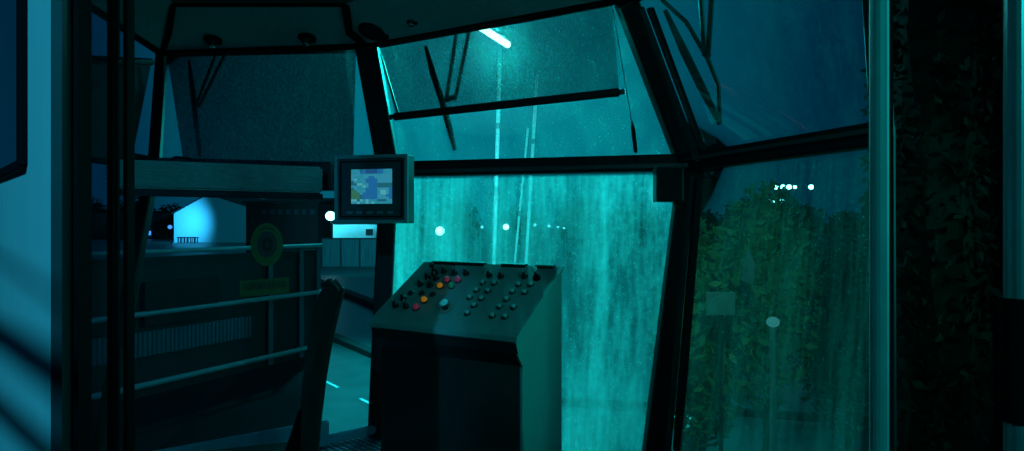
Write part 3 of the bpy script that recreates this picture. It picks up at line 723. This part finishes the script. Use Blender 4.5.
q = BM(); slab(q, [bp(.27, .42, .03), bp(.52, .42, .03), bp(.52, .76, .03), bp(.27, .76, .03)], .03, bn); obj('hatch', q, M['frame'], bul, world=True)

# white shed: a reflection in the glass, built as a solid building
Ys = 120.0
s = thing('shed', 'white gabled shed, a glass reflection built solid, lit bright blue on its left side', 'building', D(212, 242.6, Ys) * V((1, 1, 0)) + V((0, 0, GZ)))
e0, ap, e1, b0, b1 = D(174, 213.5, Ys), D(208, 194.6, Ys), D(251, 208, Ys), D(174, 242.6, Ys), D(251, 242.6, Ys)
b0.z = b1.z = GZ
q = BM(); slab(q, [b0, b1, e1, ap, e0], 26, (0, 1, 0)); obj('wall', q, M['shed'], s, world=True)
q = BM(); up = V((0, 0, .25)); slab(q, [e0 + V((-.3, -.3, -.1)), ap + V((0, -.3, .05)), ap + V((0, 26, .05)), e0 + V((-.3, 26, -.1))], .2, UP); obj('roof', q, M['darkhall'], s, world=True)
q = BM(); slab(q, [e1 + V((.3, -.3, -.1)), ap + V((0, -.3, .05)), ap + V((0, 26, .05)), e1 + V((.3, 26, -.1))], .2, UP); obj('roof', q, M['darkhall'], s, world=True)
q = BM(); bar(q, b1 + V((-.3, -.2, 0)), e1 + V((-.3, -.2, 0)), .35, .3); obj('downpipe', q, M['galv'], s, world=True)
# two stacked pallets tables at its foot
def stand(x0, x1, Y, label):
    q = BM(); p0, p1 = D(x0, 240, Y), D(x1, 240, Y)
    box(q, (p0.x, Y, GZ + .9), (p1.x, Y + 1, GZ + 1.1))
    for x in (p0.x + .1, (p0.x + p1.x) / 2, p1.x - .25): box(q, (x, Y, GZ), (x + .15, Y + .15, GZ + .95)); box(q, (x, Y + .8, GZ), (x + .15, Y + .95, GZ + .95))
    solo('work_table', q, M['darkhall'], label, 'table')
stand(177, 185.5, 117, 'left one of two low dark tables at the lit shed foot'); stand(187, 196, 117, 'right one of two low dark tables at the lit shed foot')
# lower dark wing behind and to the left of it, added dark hall at right bounds the dark area
def hall(label, x0, x1, ve, vr, Y, depth, m, win=None):
    c = D((x0 + x1) / 2, 240, Y); r = thing('warehouse', label, 'building', (c.x, Y, GZ))
    a, b_ = D(x0, ve, Y), D(x1, ve, Y); zr = D(x0, vr, Y).z
    q = BM(); box(q, (a.x, Y, GZ), (b_.x, Y + depth, a.z)); obj('wall', q, m, r, world=True)
    q = BM(); slab(q, [V((a.x - .3, Y - .3, a.z)), V((b_.x + .3, Y - .3, a.z)), V((b_.x + .3, Y + depth / 2, zr)), V((a.x - .3, Y + depth / 2, zr))], .2, UP); obj('roof', q, M['darkhall'], r, world=True)
    q = BM(); slab(q, [V((a.x - .3, Y + depth, a.z)), V((b_.x + .3, Y + depth, a.z)), V((b_.x + .3, Y + depth / 2, zr)), V((a.x - .3, Y + depth / 2, zr))], .2, UP); obj('roof', q, M['darkhall'], r, world=True)
    if win:
        for x in range(win[0], win[1], win[2]):
            p = D(x, win[3], Y - .1); q = BM(); box(q, (p.x, Y - .12, p.z - .3), (p.x + .5, Y, p.z + .3)); obj('window', q, M['ribs'], r, world=True)
    return r
hall('added dark warehouse right of the lit shed', 246, 318, 203, 196, 75, 20, M['darkhall'], (262, 312, 8, 212))
hall('low dark building standing left of the lit shed', 20, 152, 224, 213, 150, 20, M['darkhall'])
q = BM(); box(q, D(143, 233, 148) - V((0, 0, .5)), D(151, 231, 149) + V((0, 0, 0))); solo('lit_sign', q, M['bluelamp'], 'small blue lit panel on the dark building left of the shed', 'sign')
# yard lamp left of the shed
def lamp_post(label, x, y, Y, rad, m, group=None, pole=True):
    p = D(x, y, Y); r = thing('yard_lamp', label, 'lamp', (p.x, p.y, GZ), group=group)
    q = BM(); bmesh.ops.create_uvsphere(q, u_segments=14, v_segments=8, radius=rad, matrix=Matrix.Translation(p) @ Matrix.Diagonal((1.05, 1, 1, 1))); obj('lamp_head', q, m, r, world=True)
    q = BM(); tube(q, [V((p.x, p.y + rad, GZ)), V((p.x, p.y + rad, p.z)), p + V((0, rad * .6, rad * .8))], rad * .2, 8); obj('pole', q, M['darkhall'], r, world=True)
    return r
lamp_post('tiny blue lamp just left of the lit shed', 170, 227, 110, .35, M['bluelamp'])
lamp_post('bright blue white lamp at the left edge of the narrow window gap', 330.5, 216, 58, .42, M['lamp'])
gl = 'distant yard lamps seen through the wet middle window'
lamp_post('brightest distant lamp, above left of the console', 440, 231, 40, .27, M['lamp'], gl)
lamp_post('faint distant lamp above the left joystick side', 482, 227, 60, .14, M['lamp_soft'], gl)
lamp_post('distant lamp just right of the tallest white mast', 506, 227, 60, .27, M['lamp'], gl)
lamp_post('distant lamp at the foot of the thin right mast', 535, 225, 60, .14, M['lamp_soft'], gl)
lamp_post('leftmost of three small distant lamps right of the masts', 549, 226, 60, .15, M['lamp_soft'], gl)
lamp_post('middle one of three small distant lamps right of the masts', 558, 227, 60, .11, M['lamp_soft'], gl)
lamp_post('rightmost of three small distant lamps right of the masts', 564, 228, 60, .11, M['lamp_soft'], gl)
gr = 'bright lamps beyond the right wet window'
for x, lab in ((776, 'leftmost of the row of bright lamps beyond right window'), (783, 'second of the row of bright lamps beyond right window'), (789, 'third of the row of bright lamps beyond right window'), (795, 'dimmer fourth lamp of the row beyond right window'), (811, 'separate bright lamp right of the lamp row')):
    lamp_post(lab, x, 187, 45, .17 if x != 795 else .12, M['lamp'], gr)
# lit low canopy under those lamps
c = D(771, 202, 46); r = thing('lit_canopy', 'small lit canopy below the lamp row beyond the right window', 'canopy', (c.x, c.y, GZ))
q = BM(); box(q, D(762, 203, 46), D(784, 199.5, 46.6)); obj('fascia', q, M['lamp_soft'], r, world=True)
q = BM(); box(q, D(774, 202.6, 45.9), D(783, 200.2, 45.95)); obj('lit_panel', q, M['lamp'], r, world=True)
for x in (764, 782):
    q = BM(); p = D(x, 203, 46.3); tube(q, [V((p.x, p.y, GZ)), p], .08, 8); obj('post', q, M['darkhall'], r, world=True)

# lit quay building
Yq = 62
r = thing('quay_building', 'low brightly lit white building below the monitor', 'building', V((D(357, 238, Yq).x, Yq, GZ)))
q = BM(); a, c = D(333, 239, Yq), D(384, 223, Yq); box(q, (a.x, Yq, GZ), (c.x, Yq + 6, c.z)); obj('wall', q, M['shed'], r, world=True)
q = BM(); a, c = D(366, 235.5, Yq), D(373, 229, Yq); box(q, (a.x, Yq - .1, a.z), (c.x, Yq + .1, c.z)); obj('window', q, M['darkhall'], r, world=True)
q = BM(); a, c = D(331, 223.4, Yq), D(386, 222, Yq); box(q, (a.x, Yq - .4, a.z), (c.x, Yq + 6.4, c.z)); obj('roof', q, M['darkhall'], r, world=True)

# added sheet fence: hides the bright ground, its streaks stand for wet glass
a, c = D(322, 238.5, 50), D(398, 238.5, 50); r = thing('masking_fence', 'added streaked fence hiding the lit ground below the bright white building', 'fence', V(((a.x + c.x) / 2, 50, GZ)))
q = BM(); box(q, (a.x, 49.97, GZ), (c.x, 50.0, a.z)); obj('panel', q, mat('streaked_sheet', (.30, .34, .36), .5, scale=1.2, amt=.8, stretch=(9, 1, .4)), r, world=True)
q = BM(); box(q, (a.x, 49.93, a.z - .05), (c.x, 50.03, a.z + .04)); obj('top_rail', q, M['frame2'], r, world=True)
for k in range(5):
    x = a.x + (c.x - a.x) * k / 4; q = BM(); box(q, (x - .05, 49.86, GZ), (x + .05, 49.96, a.z)); obj('post', q, M['frame2'], r, world=True)

# masts with the lit tube
def mast(label, x0, y0, x1, y1, Y, rad, label_top=None):
    a, c = D(x0, y0, Y), D(x1, y1, Y); r = thing('mast', label, 'mast', (a.x, a.y, GZ))
    q = BM(); d = (c - a) / (c.z - a.z) * (GZ - a.z); tube(q, [a + d, c], rad, 12); obj('pole', q, M['mast'], r, world=True)
    for z in (.3, .62):
        q = BM(); p = lerp(a, c, z); tube(q, [p - V((0, 0, .04)), p + V((0, 0, .04))], rad * 1.3, 12); obj('collar', q, M['galv'], r, world=True)
    return r
m1 = mast('tall bright white mast under the lit tube', 494.5, 250, 500, 50, 9.0, .029)
mast('thin white mast right of the bright one', 527, 250, 537, 75, 10.5, .028)
mast('short pale mast between the two taller masts', 516, 250, 528, 128, 10.5, .018)
ta, tb = D(474, 23, 7.0), D(510, 46, 7.0)
r = thing('lamp_tube', 'glowing slanted tube lamp above the middle window blind', 'lamp', TUBE)
q = BM(); d = (tb - ta).normalized(); tube(q, [ta, ta + d * .02, tb - d * .02, tb], [.02, .038, .038, .02], 14); obj('tube', q, M['tube'], r, world=True)
q = BM(); hbar(q, ta + V((0, .06, .06)), tb + V((0, .06, .06)), .04, .10); obj('fitting', q, M['frame'], r, world=True)
q = BM(); tube(q, [lerp(ta, tb, .6) + V((0, .08, .06)), lerp(ta, tb, .6) + V((.05, 1.2, .25)), D(500, 46, 8.93)], .02, 8); obj('bracket_arm', q, M['galv'], r, world=True)

# fine rain mist that the tube lights up around itself
m = bpy.data.materials.new('rain_mist'); m.use_nodes = True; t = m.node_tree; t.nodes.remove(t.nodes['Principled BSDF'])
vs = t.nodes.new('ShaderNodeVolumeScatter'); vs.inputs['Density'].default_value = 0.10; vs.inputs['Anisotropy'].default_value = 0.3
t.links.new(vs.outputs[0], t.nodes['Material Output'].inputs['Volume'])
q = BM(); bmesh.ops.create_icosphere(q, subdivisions=4, radius=1.0, matrix=Matrix.Translation(TUBE) @ Matrix.Diagonal((1.5, 1.3, 1.1, 1)))
solo('rain_mist', q, m, 'faint lit rain mist around the glowing tube lamp', 'mist', kind='stuff')
point('tube_light', TUBE + V((0, -.12, -.02)), 44, (0.03, 0.9, 1.0), 0.05)

# road furniture seen in the gap
def kerb(label, x0, y0, x1, y1, hgt, wid):
    a, c = ZP(x0, y0, GZ), ZP(x1, y1, GZ); q = BM(); hbar(q, a + V((0, 0, hgt / 2)), c + V((0, 0, hgt / 2)), hgt, wid, .01); solo('kerb', q, M['kerb'], label, 'kerb')
kerb('upper dark kerb crossing the road in window gap', 300, 276, 410, 322, .22, .45)
kerb('lower dark kerb crossing the road in window gap', 300, 325, 410, 372, .14, .30)
for (x, y, lab) in ((332, 385, 'short white road dash beside the chair back'), (366, 402, 'short white road dash nearer the console')):
    a, c = ZP(x - 6, y - 3, GZ), ZP(x + 6, y + 3, GZ); q = BM(); hbar(q, a + V((0, 0, .006)), c + V((0, 0, .006)), .012, .07, 0); solo('road_marking', q, M['paint'], lab, 'marking')
# pale board path by the right window
q = BM(); P = [ZP(674, 427, GZ), ZP(698, 427, GZ), ZP(690, 452, GZ), ZP(674, 455, GZ)]
slab(q, P, .25, UP); solo('concrete_slab', q, M['paint'], 'pale slab lying outside the foot of the right post', 'slab')
q = BM(); hbar(q, ZP(560, 405, GZ) + V((0, 0, .1)), ZP(900, 430, GZ) + V((0, 0, .1)), .12, .12); solo('timber_edge', q, M['kerb'], 'dark edging beam on the ground outside right window', 'edging')

# planting
def tree(name, label, cat, c, h, rad, n, size, m, group=None, trunk=.15, core=.7, zc=None):
    r = thing(name, label, cat, (c[0], c[1], GZ), group=group)
    zc_ = h - rad[2] if zc is None else zc
    q = BM(); leaves(q, (0, 0, zc_), rad, n, size)
    blob(q, (0, 0, zc_), (rad[0] * core, rad[1] * core, rad[2] * core), 2, .2); obj('foliage', q, m, r)
    q = BM(); tube(q, [V((0, 0, 0)), V((.03, 0, zc_ * .5)), V((0, 0, zc_))], [trunk, trunk * .8, trunk * .5], 8); obj('trunk', q, M['bark'], r)
    return r
# shrubs behind the right wet window
def shrub(x, y, Y, rad, n, label, m='leaf2', size=.07):
    p = D(x, y, Y); return tree('shrub', label, 'shrub', (p.x, p.y), p.z - GZ + rad[2], rad, n, size, M[m], 'shrubs outside the right window', .05, .75)
shrub(700, 335, 7.2, (.55, .5, 1.3), 3000, 'leafy shrub close to the right post, beyond the wet glass')
shrub(765, 295, 8.1, (.68, .5, 1.45), 3600, 'wide leafy shrub in the middle of the right window')
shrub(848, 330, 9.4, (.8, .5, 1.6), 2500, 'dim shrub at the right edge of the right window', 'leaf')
def leafy(x0, x1, v, Y, h): pass
# pale objects among the shrubs
p = D(722, 302, 6.4); r = thing('garden_sign', 'pale rectangular board standing among the shrubs', 'sign', (p.x, p.y, GZ))
q = BM(); box(q, (p.x - .16, p.y - .01, p.z - .13), (p.x + .13, p.y + .02, p.z + .10), .005); obj('board', q, M['galv'], r, world=True)
q = BM(); tube(q, [V((p.x, p.y + .03, GZ)), V((p.x, p.y + .03, p.z))], .02, 8); obj('stake', q, M['bark'], r, world=True)
p = D(747, 264, 6.8); r = thing('plastic_sheet', 'pale narrow scrap of sheeting caught high in the shrubs', 'sheet', (p.x, p.y, p.z - .2))
q = BM(); slab(q, [p + V((-.05, 0, -.18)), p + V((.07, .02, -.22)), p + V((.09, 0, -.02)), p + V((.02, -.02, .16)), p + V((-.04, 0, .0))], .02); obj('sheet', q, M['galv'], r, world=True)
p = D(773, 322, 6.4); r = thing('path_light', 'small round pale garden light low in the shrubs', 'lamp', (p.x, p.y, GZ))
q = BM(); bmesh.ops.create_uvsphere(q, u_segments=14, v_segments=10, radius=.065, matrix=Matrix.Translation(p) @ Matrix.Diagonal((1, 1, .8, 1))); obj('globe', q, emit('dim_globe', (.10, .55, .60), .35), r, world=True)
q = BM(); tube(q, [V((p.x, p.y, GZ)), p - V((0, 0, .05))], .035, 10); obj('stem', q, M['galv'], r, world=True)

# tall dark evergreens right of the doorway
for (x, Y, rd, h, lab) in ((928, 4.6, .42, 6.5, 'tall dark evergreen just right of the doorway edge'), (985, 5.2, .60, 7.0, 'tall dark evergreen behind the handrail tube')):
    c = D(x, 225, Y); tree('evergreen', lab, 'tree', (c.x, c.y), h, (rd, rd, h / 2 - .1), 9000, .045, M['leaf'], None, .1, .86, h / 2 + .05)
# left tree line: glass reflection built solid; more trees behind the yard
gt = 'reflected treeline built solid beyond the shed'
ORD = ('leftmost', 'second', 'third', 'fourth', 'fifth', 'sixth', 'seventh', 'eighth', 'ninth', 'tenth', 'eleventh')
for i, x in enumerate(range(72, 182, 13)):
    h = random.uniform(5.5, 9.0) ; Y = 174 + (i % 2) * 6
    c = D(x + random.uniform(-4, 4), 225, Y)
    top = {0: 198}.get(i, 200 + random.uniform(-5, 5)); hh = D(x, top, Y).z - GZ
    tree('distant_tree', '%s dark tree from the left in the reflected treeline left of the shed' % ORD[i], 'tree', (c.x, c.y), hh, (2.2, 2, hh * .36), 260, .5, M['leaf'], gt, .3, .55)
q = BM()
b_ = D(-60, 220, 190); e_ = D(330, 220, 190)
n = 60
top = [V((b_.x + (e_.x - b_.x) * k / n, 190, D(0, 214 + 3 * math.sin(k * .7) + random.uniform(-2, 2), 190).z)) for k in range(n + 1)]
slab(q, [V((e_.x, 190, GZ)), V((b_.x, 190, GZ))] + top, 6); solo('far_hedge', q, M['leaf'], 'low dark band of woodland on the horizon behind the shed', 'woodland')
gt2 = 'dark trees far beyond the middle and right windows'
for i, (x, lab) in enumerate(((405, 'at the left edge of the wet middle window'), (455, 'between the two brightest yard lamps'), (520, 'behind the white masts'),
        (585, 'behind the right side of the console'), (640, 'just left of the right post'), (700, 'just right of the right post'), (750, 'left of the bright lamp row'), (800, 'below the bright lamp row'), (850, 'at the right edge of the right window'))):
    Y = 85 + (i % 3) * 8; c = D(x, 225, Y); hh = D(x, 212 - (i * 7 % 11) * 1.6, Y).z - GZ
    tree('distant_tree', 'rounded dark far tree ' + lab, 'tree', (c.x, c.y), hh, (4.2, 3, hh * .5), 500, .5, M['leaf'], gt2, .3, .8)

# handrail tube at the extreme right
r = thing('handrail_tube', 'vertical steel handrail tube with added dark sleeve at the right edge', 'handrail', (xs(1017, 1.0), 1.0, -.1))
q = BM(); tube(q, [V((xs(1017, 1.0), 1.0, -.1)), V((xs(1017, 1.0), 1.0, 2.3))], .0175, 18); obj('tube', q, mat('satin_tube', (.28, .40, .40), .35, .6), r, world=True)
za, zb_ = D(0, 298, 1.0).z, D(0, 421, 1.0).z
q = BM(); tube(q, [V((xs(1017, 1.0), 1.0, zb_)), V((xs(1017, 1.0), 1.0, za))], .023, 18); obj('shade_band', q, M['rubber'], r, world=True)  # dark band added where the tube goes unlit
# step outside the doorway that the tube and jambs stand on
q = BM(); box(q, (-2.0, -1.6, -.22), (1.6, .88, -.1)); solo('entrance_step', q, M['deck'], 'dark landing in front of the cabin doorway', 'step')
# unseen bars added behind the viewpoint to cast shade bands on the pale wall
r = thing('shade_bars', 'slanted bars added behind the viewpoint to shade the pale wall', 'railing', (-1.0, -1.1, -.1))
def half(x, y, t=.5): return lerp(PP(x, y, wl0, wn), LG, t)
for (a, c, w_) in (((-20, 322), (75, 388), .030), ((-20, 391), (75, 480), .024), ((-20, 245), (75, 312), .007)):
    p0, p1 = half(*a), half(*c); d = (p1 - p0) * .25
    q = BM(); tube(q, [p0 - d, p1 + d], w_ * .55, 10); obj('rail', q, M['frame'], r, world=True)
for e in (-.2, 1.2):
    p0 = lerp(half(-20, 245), half(75, 312), e); q = BM(); tube(q, [V((p0.x, p0.y, -.1)), p0], .015, 8); obj('post', q, M['frame'], r, world=True)
